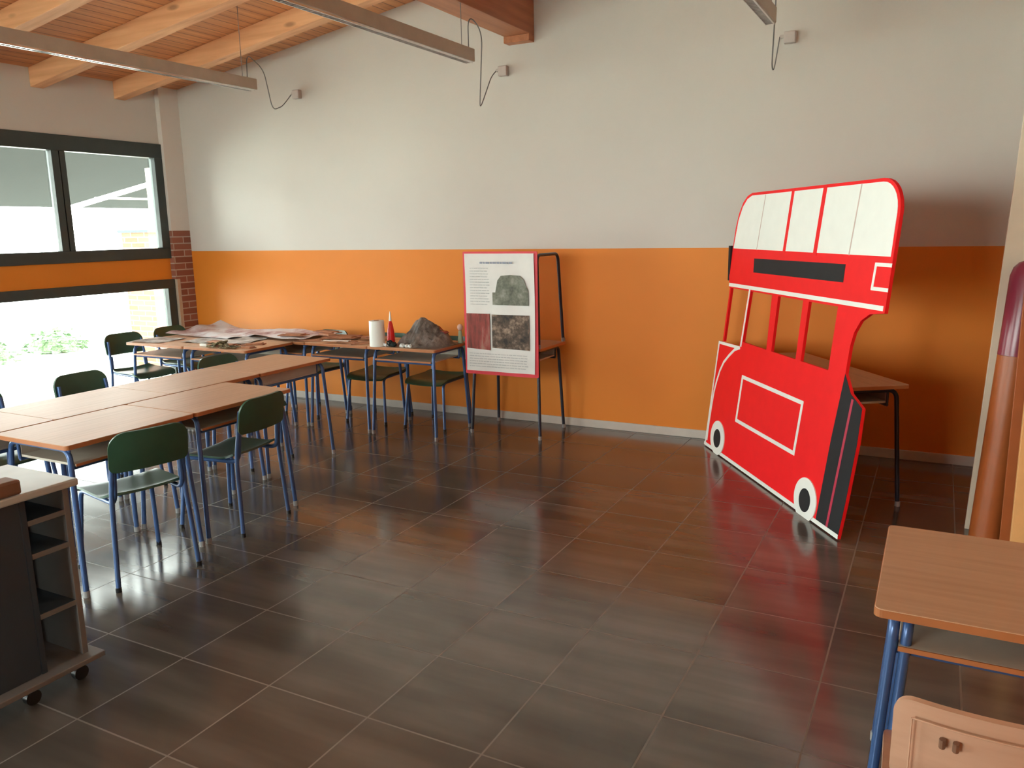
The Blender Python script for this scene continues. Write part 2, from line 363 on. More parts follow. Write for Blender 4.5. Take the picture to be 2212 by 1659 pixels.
def rrect(x0, x1, y0, y1, r, k=5):
    """rounded rectangle; r is one radius or four (bottom-left, bottom-right, top-right, top-left)"""
    rs = r if isinstance(r, (list, tuple)) else [r]*4; out = []
    for (cx, cy, a0), q in zip(((x0, y0, 180), (x1, y0, 270), (x1, y1, 0), (x0, y1, 90)), rs):
        sx = 1 if cx == x0 else -1; sy = 1 if cy == y0 else -1
        if q <= 0: out.append((cx, cy)); continue
        for i in range(k+1):
            a = R_(a0 + 90*i/k); out.append((cx+sx*q+q*math.cos(a), cy+sy*q+q*math.sin(a)))
    return out
XY = lambda a, b, h: (a, b, h)

# ------------------------------------------------------------------ room shell
def roof_z(x): return ZR - SLOPE*abs(x - XRIDGE)
T = 0.15
struct(MB().box(XL-0.2, XR+0.2, YF-0.2, YB+0.2, -0.15, 0).obj('floor', 'floor'), 'grey brown square tiled floor', 'floor')
xz = lambda a, b, h: (a, h, b)
gable = [(XL-0.02, 0), (XR+0.1, 0), (XR+0.1, roof_z(XR+0.1)+0.02), (XRIDGE, ZR+0.02), (XL-0.02, roof_z(XL-0.02)+0.02)]
struct(MB().prism(gable, YB, YB+T, xz).obj('wall_back', 'wall'), 'long back wall, white above and orange below', 'wall')
fa, fb, fc, fd = FILL_WIN
fw_ = MB()
fw_.prism([(XL-0.02, 0), (XR+0.1, 0), (XR+0.1, fc), (XL-0.02, fc)], YF-T, YF, xz)
fw_.prism([(XL-0.02, fd), (XR+0.1, fd), (XR+0.1, roof_z(XR+0.1)+0.02), (XRIDGE, ZR+0.02), (XL-0.02, roof_z(XL-0.02)+0.02)], YF-T, YF, xz)
fw_.box(XL-0.02, fa, YF-T, YF, fc, fd).box(fb, XR+0.1, YF-T, YF, fc, fd)
struct(fw_.obj('wall_front', 'wall'))
fill_win = bpy.data.objects.new('window_7', None); COL.objects.link(fill_win); struct(fill_win)  # invented window, lets in extra daylight for the right half of the room
ff = MB().box(fa, fb, YF-0.09, YF-0.02, fc, fc+0.08).box(fa, fb, YF-0.09, YF-0.02, fd-0.08, fd)
for i in range(4):
    xx = fa+(fb-fa-0.08)*i/3; ff.box(xx, xx+0.08, YF-0.088, YF-0.018, fc+0.08, fd-0.08)
ff.obj('window_frame', 'frame', fill_win)
for i in range(3):
    xx = fa+(fb-fa-0.08)*i/3; MB().box(xx+0.08, xx+(fb-fa-0.08)/3, YF-0.055, YF-0.049, fc+0.08, fd-0.08).obj('window_pane', 'glass', fill_win)
struct(MB().box(XR, XR+T, YF, YB, 0, roof_z(XR)).obj('wall_right', 'wall'))
# left wall with window openings
b = MB()
x0, x1 = XL-0.16, XL
b.box(x0, x1, YF, YB, 0, 0.06); b.box(x0, x1, YF, YB, 1.163, 1.372); b.box(x0, x1, YF, YB, 2.484, roof_z(XL)+0.01)
ys = sorted([YF] + [v for u in UNITS for v in u] + [YB])
for i in range(0, len(ys), 2):
    b.box(x0, x1, ys[i], ys[i+1], 0.06, 1.163); b.box(x0, x1, ys[i], ys[i+1], 1.372, 2.484)
struct(b.obj('wall_left', 'wall'), 'left wall with large windows and an orange band between them', 'wall')
# corner column: white plaster above, brick below
struct(MB().box(XL, XC, 5.735, YB, 1.645, roof_z(XC)+0.02).obj('wall_column_upper', 'white'), 'white plastered corner column above the bricks', 'column')
struct(MB().box(XL, XC, 5.79, YB, 0, 1.163).box(XL, XC, 5.735, YB, 1.163, 1.645).obj('wall_column_brick', 'brick'), 'red brick lower part of the corner column', 'column')
struct(MB().box(XL, XC-0.004, 5.752, 5.79, 0, 1.163).obj('trim_1', 'reveal'))
struct(MB().box(XC, XR, YB-0.012, YB, 0, 0.066).obj('baseboard_back', 'skirting', bevel=0.003), 'pale skirting along the back wall', 'baseboard')
struct(MB().box(XR-0.012, XR, YF, YB-0.012, 0, 0.066).obj('baseboard_right', 'skirting', bevel=0.003))

# windows
wn_ = 0
for ui, (a, b_) in enumerate(UNITS):
    for (z0, z1, upper) in ((1.372, 2.484, True), (0.06, 1.163, False)):
        wn_ += 1
        fr = MB(); fw = 0.105 if upper else 0.09; fx0, fx1 = XL-0.06, XL+0.025
        fr.box(fx0, fx1, a, b_, z1-fw-0.03*upper, z1); fr.box(fx0, fx1, a, b_, z0, z0+fw)
        fr.box(fx0, fx1, a, a+fw, z0+fw, z1-fw-0.03*upper); fr.box(fx0, fx1, b_-fw, b_, z0+fw, z1-fw-0.03*upper)
        mid = a + (b_-a)*0.516
        o = None
        win = bpy.data.objects.new('window_%d' % wn_, None); COL.objects.link(win); struct(win)
        win['label'] = ('dark framed %s window of the left wall, %s' % ('upper' if upper else 'lower', ('beside the brick column', 'middle unit', 'nearest unit')[ui])); win['category'] = 'window'
        fr.obj('window_frame', 'frame', win, bevel=0.004)
        if upper:
            MB().box(fx0+0.005, fx1-0.004, mid-0.072, mid-0.006, z0+fw, z1-fw-0.03).box(fx0+0.005, fx1-0.012, mid+0.006, mid+0.060, z0+fw, z1-fw-0.03).box(fx0+0.01, fx1-0.03, mid-0.006, mid+0.006, z0+fw, z1-fw-0.03).obj('mullion', 'frame', win, bevel=0.004)
            MB().box(XL-0.03, XL-0.024, a+fw-0.01, mid-0.07, z0+fw-0.01, z1-fw-0.02).obj('window_pane', 'glass', win)
            MB().box(XL-0.03, XL-0.024, mid+0.058, b_-fw+0.01, z0+fw-0.01, z1-fw-0.02).obj('window_pane', 'glass', win)
        else:
            MB().box(XL-0.03, XL-0.024, a+fw-0.01, b_-fw+0.01, z0+fw-0.01, z1-fw+0.01).obj('window_pane', 'glass', win)

# ceiling: two boarded slopes
def slope_fn(a, b, h): return (a, b, roof_z(a)+h)
cl = MB()
for xa, xb in ((XL-0.16, XRIDGE), (XRIDGE, XR+0.16)):
    v = [(xa, YF-0.1), (xb, YF-0.1), (xb, YB+0.15), (xa, YB+0.15)]
    cl.prism(v, 0.0, 0.06, slope_fn)
struct(cl.obj('ceiling', 'plank'), 'sloping ceiling of orange brown pine boards', 'ceiling')
# rafters
for i in range(11):
    y1 = 5.400 - 0.797*i
    if y1 < YF+0.2: break
    pts = [(XL, roof_z(XL)-0.158), (XRIDGE-0.111, roof_z(XRIDGE-0.111)-0.158), (XRIDGE-0.111, roof_z(XRIDGE-0.111)-0.001), (XL, roof_z(XL)-0.001)]
    r = MB().prism(pts, y1-0.115, y1, xz).obj('ceiling_rafter', 'rafter', bevel=0.004)
    lab = ['orange pine rafter nearest the back wall, ending above the window corner', 'orange pine rafter, second from the back wall', 'orange pine rafter, third from the back wall',
           'orange pine rafter, fourth from the back wall, at the top left edge'][i] if i < 4 else 'orange pine rafter above the near part of the room, outside the photo'
    tag(r, lab, 'rafter', 'rafters on the left roof slope')
rb = MB().box(XRIDGE-0.111, XRIDGE+0.111, YF, YB, 3.062, ZR-0.001).box(XRIDGE-0.111, XRIDGE+0.111, YB-0.09, YB, 3.012, 3.062).obj('ridge_beam', 'ridge', bevel=0.004)
tag(rb, 'deep brown timber ridge beam running out from the back wall at top centre', 'beam')

# ------------------------------------------------------------------ pendant lamps, cables and wall boxes
def lamp(x, label, glabel=None):
    t = thing('linear_lamp', label, 'lamp', (x, 5.0, 2.712), 0, 'suspended linear lamps')
    L = 4.6
    MB().box(-0.03, 0.03, -L, 0, 0.0, 0.082).obj('housing', 'lamp', t, bevel=0.003)
    lv = MB(); n = 150
    lv.box(-0.024, -0.020, -L+0.02, -0.02, -0.012, 0.0).box(0.020, 0.024, -L+0.02, -0.02, -0.012, 0.0)
    for k in range(n):
        y = -L+0.03 + (L-0.06)*k/(n-1); lv.box(-0.020, 0.020, y-0.0015, y+0.0015, -0.010, 0.0)
    lv.obj('louvre', 'louvre', t)
    for y in (-0.12, -L+0.12):
        zc = roof_z(x) - 2.712 - 0.001
        MB().tube([(0, y, 0.082), (0, y, zc)], 0.0025, 6).obj('suspension_wire', 'cable', t)
    return t
LX = (-4.887, -2.907, -0.944)
for x, l in zip(LX, ('long beige linear lamp under the left rafters, leftmost of the three', 'long beige linear lamp crossing the ceiling towards the ridge beam', 'beige linear lamp end at the top right edge of the photo')): lamp(x, l)
def wbox(x, z, label):
    t = thing('cable_outlet_box', label, 'junction box', (x, YB, z), 0, 'cable outlet boxes on the back wall')
    MB().box(-0.038, 0.038, -0.048, 0.0, -0.038, 0.038).obj('housing', 'boxm', t, bevel=0.006)
    MB().box(-0.064, -0.038, -0.030, -0.008, 0.0, 0.022).obj('cable_gland', 'boxm', t, bevel=0.003)
def cable(pts, label):
    c = MB().tube(pts, 0.0042, 8, bend=0.12, nb=8).obj('lamp_cable', 'cable', smooth=True)
    tag(c, label, 'cable', 'cables from the lamps to the wall')
wbox(-5.296, 2.838, 'pale cable box on the white wall above the left lamp cable')
wbox(-3.163, 2.824, 'pale cable box on the white wall beneath the ridge beam end')
wbox(-0.993, 2.818, 'pale cable box on the white wall at the top right')
cable([(-4.887, 4.93, 2.794), (-4.90, 4.95, 2.98), (-5.02, 5.25, 2.92), (-5.28, 5.60, 2.66), (-5.42, 5.88, 2.74), (-5.359, YB-0.02, 2.85)], 'thin grey cable from the left lamp drooping to its wall box')
cable([(-2.907, 4.97, 2.794), (-2.92, 4.99, 3.02), (-2.94, 5.22, 2.96), (-3.10, 5.45, 2.58), (-3.22, 5.65, 2.50), (-3.24, 5.88, 2.78), (-3.226, YB-0.02, 2.835)], 'thin grey cable looping in an S from the middle lamp to its wall box')
cable([(-0.944, 4.97, 2.794), (-0.945, 5.05, 3.02), (-0.985, 5.35, 2.95), (-1.06, 5.70, 2.60), (-1.075, 5.86, 2.60), (-1.06, YB-0.02, 2.829)], 'thin grey cable hanging from the right lamp to its wall box')

# ------------------------------------------------------------------ school desks
def make_desk(L, D, label, group, H=0.71, frame='blue', loc=(0, 0, 0), rz=0.0, name='school_desk', tray=True, top=True, foot=0.018, twin=False):
    """long side along X, sitting side at -Y"""
    t = thing(name, label, 'desk', loc, rz, group)
    tk = 0.021; zt = H - tk
    if top: MB().prism(rrect(-L/2, L/2, -D/2, D/2, 0.018), zt+0.0012, H, XY).obj('tabletop', 'top', t, bevel=0.0015)
    if top: MB().prism(rrect(-L/2-0.0015, L/2+0.0015, -D/2-0.0015, D/2+0.0015, 0.019), zt, H-0.002, XY).obj('edging', 'edge', t)
    r = 0.0125; zr = zt - r - 0.001
    for s in (-1, 1):
        for e in (-1, 1):
            fx, fy = s*(L/2-foot), e*(D/2-0.012); ix, iy = s*(L/2-0.045), e*(D/2-0.05)
            lg = MB().tube([(fx, fy, 0.0), (ix, iy, zr), (ix, 0, zr)], r, 12, bend=0.055)
            o = lg.obj('leg', frame, t, smooth=True)
            if twin:
                MB().tube([(fx-s*0.030, fy, 0.0), (ix-s*0.030, iy, zr), (ix-s*0.030, 0, zr)], r, 12, bend=0.055).obj('leg', frame, t, smooth=True)
            MB().lathe([(r+0.002, 0), (r+0.002, 0.028), (r, 0.03)], 12, (fx, fy, 0)).obj('rubber_foot', 'rubber', o)
    if tray:
        zb = H-0.120
        for yy in (-D/2+0.055, D/2-0.10):
            MB().tube([(-L/2+0.048, yy, zb), (L/2-0.048, yy, zb)], 0.009, 8).tube([(-L/2+0.047, yy, zr), (-L/2+0.049, yy, zb)], 0.007, 8).tube([(L/2-0.047, yy, zr), (L/2-0.049, yy, zb)], 0.007, 8).obj('crossbar', frame, t, smooth=True)
        tr = MB().box(-L/2+0.055, L/2-0.055, -D/2+0.030, D/2-0.095, zb+0.010, zb+0.022).box(-L/2+0.055, L/2-0.055, D/2-0.107, D/2-0.095, zb+0.022, zb+0.075).obj('book_tray', 'tray', t, bevel=0.002)
        MB().box(-L/2+0.055, L/2-0.055, -D/2+0.026, -D/2+0.030, zb+0.010, zb+0.022).obj('tray_edging', 'edge', tr)
    return t
G1 = 'desks pushed together in the middle of the left half'
d0 = make_desk(0.692, 0.532, 'right end desk of the near row, green chair tucked in', G1, loc=(-3.566, 3.143, 0), rz=R_(90))
dup(d0, (-3.566, 2.441, 0), R_(90), 'near left desk of the near row, beside the shelf trolley', G1)
for y, l in ((4.145, 'far right end desk of the second row, its tray showing past the near row'),
             (3.448, 'second desk from the far end of the second row'),
             (2.751, 'third desk from the far end of the second row, between the row seams'),
             (2.054, 'desk at the left photo edge in the second row')):
    dup(d0, (-4.113, y, 0), R_(-90), l, G1)
G2 = 'desks covered with posters along the back wall'
dup(d0, (-5.066, 4.785, 0), 0.0, 'desk with the dry leaf pile, at the inner corner of the poster tables', G2)
dup(d0, (-5.765, 4.785, 0), 0.0, 'desk with its rounded end by the window, farthest left of the poster tables', G2)
d1 = make_desk(0.638, 0.532, 'desk under the grey papier mache mound, beside the hanging poster', G2, loc=(-3.650, 5.328, 0), rz=0)
for x, l in ((-4.292, 'desk under the white paper roll, left of the one with the grey mound'),
             (-4.934, 'desk at the back wall scattered with brown card scraps'),
             (-5.576, 'desk in the back left covered by the large pale poster')):
    dup(d1, (x, 5.328, 0), 0, l, G2)
d2 = make_desk(0.640, 0.470, 'desk behind the hanging poster with a bare frame standing on it', None, loc=(-2.931, 5.645, 0), frame='navy')
make_desk(0.640, 0.470, 'bare dark desk frame without a top, standing on a desk and holding the poster', None, H=0.728, loc=(-2.931, 5.645, 0.7105), frame='navy', name='desk_frame', tray=False, top=False)
# large table behind the bus
bus_e = Vector((0.573, -0.820, 0)).normalized(); bus_n = Vector((0.820, 0.573, 0)).normalized()
BA = Vector((-1.426, 5.741, 0))
tc_ = BA + bus_e*0.815 + bus_n*0.348
make_desk(1.25, 0.53, 'long wooden topped table with dark legs standing behind the red bus board', None, frame='navy', loc=tuple(tc_), rz=math.atan2(bus_e.y, bus_e.x), name='long_table')
make_desk(0.69, 0.60, 'wooden topped desk with blue legs in the lower right corner', None, loc=(0.266, 2.250, 0), name='school_desk', foot=0.004, twin=True)

# ------------------------------------------------------------------ chairs
def make_chair(label, group, wood='green', loc=(0, 0, 0), rz=0.0, Hb=0.745, embossed=False, ctop=0.075):
    """seat front towards +Y"""
    t = thing('school_chair', label, 'chair', loc, rz, group)
    r = 0.0115; zs = 0.425
    def seat(u, v):
        x = (u-0.5)*0.385; y = -0.19 + v*0.385
        z = zs + 0.010*((2*u-1)**2) - 0.035*max(0, (v-0.72)/0.28)**2 + 0.018*max(0, (0.2-v)/0.2)**2
        k = 1 - 0.10*max(0, (v-0.85)/0.15)**2 - 0.10*max(0, (0.12-v)/0.12)**2
        return (x*k, y, z)
    MB().grid(14, 14, seat, 0.011).obj('seat', wood, t, smooth=True)
    bw = 0.185
    def back(a, b_, h):
        y = -0.2565 - 0.146*(b_-0.60) - 0.028*(1-(a/bw)**2)
        return (a, y - h, b_)
    bm_ = MB(); zlo, zhi = Hb-0.185, Hb
    # curved plywood panel with rounded corners
    nx, nz_ = 16, 10
    def panel(u, v):
        v = 0.5-0.5*math.cos(math.pi*v); z = zlo + (zhi-zlo)*v; x = (u-0.5)*2
        cr = ctop if v > 0.5 else 0.03
        dz = (zhi-z) if v > 0.5 else (z-zlo)
        lim = bw - (cr - math.sqrt(max(0, cr*cr-(cr-min(dz, cr))**2)))
        return back(x*lim, z, 0)
    bm_.grid(nx, 22, panel, 0.012)
    bk = bm_.obj('backrest', wood, t, smooth=True)
    if embossed:
        fr = []
        for (xa, za), (xb, zb) in zip(((-0.155, zlo+0.02), (0.155, zlo+0.02), (0.155, zhi-0.03), (-0.155, zhi-0.03)), ((0.155, zlo+0.02), (0.155, zhi-0.03), (-0.155, zhi-0.03), (-0.155, zlo+0.02))):
            fr.append([back(xa+(xb-xa)*k/8, za+(zb-za)*k/8, 0.0115) for k in range(9)])
        e = MB()
        for f in fr: e.tube(f, 0.0018, 6)
        e.obj('moulded_line', wood, bk, smooth=True)
        for xx in (-0.105, -0.084):
            MB().tube([back(xx, Hb-0.056, 0.008), back(xx, Hb-0.074, 0.008)], 0.0055, 8).obj('rivet', 'brown', bk, smooth=True)
    for s in (-1, 1):
        MB().tube([(s*0.195, -0.235, 0.0), (s*0.172, -0.212, zs), (s*0.160, -0.250, Hb-0.06)], r, 10, bend=0.06).obj('leg', 'blue', t, smooth=True)
        MB().tube([(s*0.195, 0.190, 0.0), (s*0.168, 0.150, zs-0.020), (s*0.160, -0.215, zs-0.018), (s*0.155, -0.228, zs+0.13)], r, 10, bend=0.05).obj('leg', 'blue', t, smooth=True)
        for (fx, fy) in ((s*0.195, -0.235), (s*0.195, 0.190)):
            MB().lathe([(0.0135, 0), (0.0135, 0.02), (0.012, 0.022)], 10, (fx, fy, 0)).obj('rubber_foot', 'black', t)
    MB().tube([(-0.165, 0.08, zs-0.020), (0.165, 0.08, zs-0.020)], 0.009, 8).obj('seat_rail', 'blue', t, smooth=True)
    return t
def face(fx, fy): return math.atan2(-fx, fy)     # rotation that turns +Y to (fx,fy)
GC = 'green school chairs around the desks'
def at_rear(mx, my, fx, fy):
    l = math.hypot(fx, fy); return (mx+fx/l*0.235, my+fy/l*0.235, 0), face(fx, fy)
p, a = at_rear(-3.178, 2.40, -0.972, 0.235)
c0 = make_chair('nearest green chair, its blue legs against the window glare beside the grey cart', GC, loc=p, rz=a)
def put(x, y, fx, fy, label, group=GC):
    p, a = at_rear(x, y, fx, fy); return dup(c0, p, a, label, group)
put(-3.230, 3.150, -0.995, -0.10, 'green chair at the right end desk of the near row, seen from behind')
put(-4.80, 3.22, 1, 0.0, 'green chair whose rounded back shows above the middle of the second desk row')
put(-4.82, 2.55, 1, 0.0, 'green chair back cut off by the left photo edge beyond the desks')
put(-4.50, 4.075, 1, 0.0, 'green chair with a dark back peeping above the far end of the second desk row')
put(-6.43, 4.76, 1, -0.08, 'green chair by the bright window, left of the poster tables')
put(-6.45, 5.28, 1, 0.0, 'dark green chair in the window corner half hidden by the poster tables')
put(-3.64, 5.77, 0.0, -1, 'green chair under the desk with the grey mound, nearest to the hanging poster', 'green chairs between the poster tables and the back wall').scale = (1, 1, 0.955)
put(-4.26, 5.77, 0.06, -1, 'green chair pushed under the desk with the white paper roll', 'green chairs between the poster tables and the back wall').scale = (1, 1, 0.955)
put(-4.93, 5.77, -0.05, -1, 'green chair whose back edge shows behind the brown card scraps', 'green chairs between the poster tables and the back wall').scale = (1, 1, 0.955)
make_chair('pinkish plywood chair with two small rivets at the lower right corner', None, wood='pinkwood', loc=(0.158, 1.775, 0), rz=R_(2), embossed=True, Hb=0.762, ctop=0.03)

# ------------------------------------------------------------------ the red bus board
def build_bus():
    tilt = R_(5.0)
    t = thing('bus_cutout_board', 'large painted red double decker bus board leaning back on the table', 'board', tuple(BA), 0)
    up = Vector((0, 0, 1))*math.cos(tilt) + bus_n*math.sin(tilt)
    nf = (bus_e.cross(up)).normalized()
    if nf.dot(bus_n) > 0: nf = -nf          # towards the viewer
    TH = 0.018
    def F(u, v, h): return tuple(bus_e*u + up*(v+0.008) + nf*h)
    arc = lambda cu, cv, ru, rv, a0, a1, k=8: [(cu+ru*math.cos(R_(a0+(a1-a0)*i/k)), cv+rv*math.sin(R_(a0+(a1-a0)*i/k))) for i in range(k+1)]
    # board pieces: lower body, upper body, posts - one continuous panel with see-through openings
    b = MB()
    lower = [(-0.045, 0.0), (0.01, 0.78), (0.385, 0.79), (0.40, 0.825), (1.535, 0.825), (1.600, 0.86), (1.706, 0.86), (1.706, 0.836), (1.783, 0.746), (1.90, 0.695), (1.901, 0.517), (1.875, 0.20), (1.850, 0.0)]
    b.prism(lower, -TH, 0, F)
    upper = [(0.085, 1.165), (0.060, 1.24), (0.064, 1.43)] + [(0.078, 1.58), (0.105, 1.67), (0.155, 1.745), (0.215, 1.785), (0.285, 1.803)] + arc(1.80, 1.635, 0.170, 0.170, 90, 0) + [(1.968, 1.43), (1.965, 1.17), (1.845, 1.155), (1.775, 1.115), (1.73, 1.05), (1.712, 0.98), (1.706, 0.86), (1.600, 0.86), (1.535, 0.825), (1.545, 1.165)]
    b.prism(upper, -TH, 0, F)
    b.prism([(0.075, 0.787), (0.097, 0.787), (0.118, 1.166), (0.096, 1.166)], -TH, 0, F)
    b.prism([(0.366, 0.789), (0.410, 0.80), (0.445, 1.166), (0.410, 1.166)], -TH, 0, F)
    b.prism([(0.776, 0.824), (0.846, 0.824), (0.847, 1.166), (0.762, 1.166)], -TH, 0, F)
    b.prism([(1.164, 0.824), (1.226, 0.824), (1.232, 1.166), (1.164, 1.166)], -TH, 0, F)
    b.obj('board', 'red', t)
    def flat(pts, m, name, h=0.0012): MB().prism(pts, 0, h, F).obj(name, m, t)
    def line(pts, wdt, m, name, closed=False, h=0.0014):
        P = [Vector((p[0], p[1])) for p in pts]; n = len(P); mb = MB()
        for i in range(n if closed else n-1):
            a, c = P[i], P[(i+1) % n]; d = (c-a).normalized(); q = Vector((-d.y, d.x))*wdt/2; a = a-d*wdt*0.4; c = c+d*wdt*0.4
            hh = h + 0.00005*i
            mb.prism([tuple(a-q), tuple(c-q), tuple(c+q), tuple(a+q)], 0, hh, F)
        mb.obj(name, m, t)
    topw = [(0.080, 1.436), (0.112, 1.625), (0.160, 1.715), (0.222, 1.765), (0.289, 1.785)] + arc(1.80, 1.64, 0.148, 0.148, 90, 0) + [(1.948, 1.436)]
    flat(topw, 'bwhite', 'upper_window_band')
    line([(0.852, 1.437), (0.874, 1.785)], 0.034, 'red', 'window_bar', h=0.0022); line([(1.228, 1.437), (1.250, 1.785)], 0.040, 'red', 'window_bar', h=0.0022)
    line([(0.461, 1.437), (0.500, 1.780)], 0.008, 'thin', 'thin_line', h=0.002); line([(1.583, 1.437), (1.612, 1.785)], 0.010, 'thin', 'thin_line', h=0.002)
    flat([(0.440, 1.378), (1.563, 1.386), (1.563, 1.292), (0.452, 1.288)], 'bblack', 'destination_panel')
    line([(1.962, 1.396), (1.838, 1.396), (1.832, 1.280), (1.960, 1.280)], 0.018, 'bwhite', 'outlined_square')
    line([(0.085, 1.186), (1.940, 1.192)], 0.024, 'bwhite', 'stripe')
    line([(0.392, 0.80), (0.428, 1.170)], 0.022, 'bwhite', 'cab_post_stripe')
    line([(-0.030, 0.02), (0.018, 0.770), (0.375, 0.780), (0.30, 0.757), (0.217, 0.704), (0.140, 0.645), (0.088, 0.575), (0.050, 0.49), (0.025, 0.408), (0.010, 0.30), (-0.002, 0.18), (-0.006, 0.05)], 0.020, 'bwhite', 'mudguard_line')
    line([(0.480, 0.600), (1.312, 0.600), (1.288, 0.300), (0.458, 0.300)], 0.024, 'bwhite', 'outlined_rectangle', closed=True)
    flat([(1.706, 0.836), (1.783, 0.746), (1.900, 0.695), (1.901, 0.517), (1.875, 0.20), (1.850, 0.0), (1.617, 0.0), (1.660, 0.49)], 'bblack', 'rear_platform', 0.001)
    line([(1.806, 0.715), (1.735, 0.022)], 0.020, 'darkred', 'red_stripe', h=0.0018)
    line([(-0.040, 0.012), (1.842, 0.012)], 0.024, 'bwhite', 'bottom_stripe', h=0.002)
    for cu, cv in ((0.188, 0.104), (1.487, 0.086)):
        r = 0.124
        MB().prism([(cu+r*math.cos(2*math.pi*k/40), cv+0.004+r*0.98*math.sin(2*math.pi*k/40)) for k in range(40)], 0.0, 0.006, F).obj('wheel', 'bwhite', t)
        MB().prism([(cu+0.062*math.cos(2*math.pi*k/32), cv+0.066*math.sin(2*math.pi*k/32)) for k in range(32)], 0.006, 0.0075, F).obj('wheel_hub', 'bblack', t)
    MB().box(0, 0.035, -0.0, 0.02, 0, 0.24).obj('edge_bracket', 'bblack', t, loc=tuple(bus_e*0.03 + up*1.22 + bus_n*0.004), rot=(0, 0, math.atan2(bus_e.y, bus_e.x)))
build_bus()

# ------------------------------------------------------------------ right side: cupboard and leaning boards
pp = MB().prism([(0.213, 0.0), (XR-0.013, 0.0), (XR-0.013, 2.32), (0.312, 2.32)], 4.68, 4.705, xz).obj('partition_panel', 'cream', bevel=0.003)
tag(pp, 'tall cream partition panel standing out from the right wall, its edge leaning slightly', 'partition')
# glossy rolled mat leaning in the corner made by the partition
rm = thing('rolled_mat', 'glossy orange brown roll with a maroon rounded top leaning by the cream partition', 'rolled mat', (0.300, 4.50, 0.0), 0)
def rp(z): k_ = (z-0.06)/1.27; return (0.0035+0.0745*k_, 0.002+0.073*k_, z)
MB().tube([(0.0, 0, 0.002), rp(0.06), rp(0.95)], [0.076, 0.078, 0.078], 28).obj('roll', 'orangeboard', rm, smooth=True)
MB().tube([rp(0.951), rp(1.33), rp(1.37), rp(1.395), rp(1.408)], [0.0785, 0.078, 0.068, 0.048, 0.018], 28).obj('roll_top', 'maroon', rm, smooth=True)  # upper part of the roll in maroon, orange brown below
ob = MB().box(0.352, 0.84, 4.395, 4.412, 0.0, 1.32).obj('orange_panel', 'orangeboard', bevel=0.003)
tag(ob, 'orange brown board standing right of the tall maroon topped roll', 'board')
hb = MB().box(0.392, 0.455, 4.335, 4.372, 0.0, 1.30).obj('honey_batten', 'honey', bevel=0.003)
tag(hb, 'honey coloured upright batten at the right photo edge behind the desk', 'batten')

# ------------------------------------------------------------------ grey cart on castors
def build_cart():
    t = thing('shelf_trolley', 'dark shelf trolley with a pale top on castors at the left photo edge', 'trolley', (-2.68, 1.69, 0), 0)
    D, L = 0.36, 0.95          # depth to -x, length to -y
    MB().box(-D-0.02, 0.035, -L, 0.02, 0.738, 0.765).obj('worktop', 'carttop', t, bevel=0.006)
    MB().box(-D-0.01, 0.045, -L, 0.035, 0.078, 0.098).obj('base_board', 'cartedge', t, bevel=0.003)
    MB().box(-D, 0.0, -0.022, 0.0, 0.098, 0.738).obj('side_panel', 'cartedge', t, bevel=0.002)
    MB().box(-D, 0.0, -0.175, -0.155, 0.098, 0.738).obj('divider', 'cart', t, bevel=0.002)
    MB().box(-D, -D+0.01, -0.135, -0.022, 0.098, 0.738).obj('back_panel', 'cart', t)
    for z in (0.655, 0.535, 0.313):
        s = MB().box(-D+0.01, -0.004, -0.155, -0.022, z-0.018, z).obj('shelf', 'cart', t)
        MB().box(-0.004, 0.0, -0.155, -0.022, z-0.018, z).obj('shelf_edging', 'cartedge', s)
    MB().box(-0.018, 0.0, -L+0.02, -0.178, 0.10, 0.735).obj('door', 'cart', t, bevel=0.002)
    MB().box(-D, -0.02, -L+0.01, -L+0.03, 0.098, 0.738).obj('side_panel', 'cart', t)
    for cx, cy in ((-0.02, -0.03), (-0.02, -0.80), (-D+0.03, -0.03), (-D+0.03, -0.80), (-0.02, -0.21)):
        c = MB().tube([(cx-0.012, cy, 0.027), (cx+0.012, cy, 0.027)], 0.027, 16).obj('castor', 'black', t, smooth=True)
        MB().box(cx-0.016, cx+0.016, cy-0.012, cy+0.012, 0.045, 0.078).obj('castor_fork', 'black', c)
    return t
build_cart()
bx = MB().box(-0.06, 0.02, -0.12, 0.0, 0.0, 0.05).obj('brown_case', 'brown', loc=(-2.67, 1.515, 0.7655), bevel=0.008)
tag(bx, 'small brown case on the trolley top, cut off by the left photo edge', 'case')

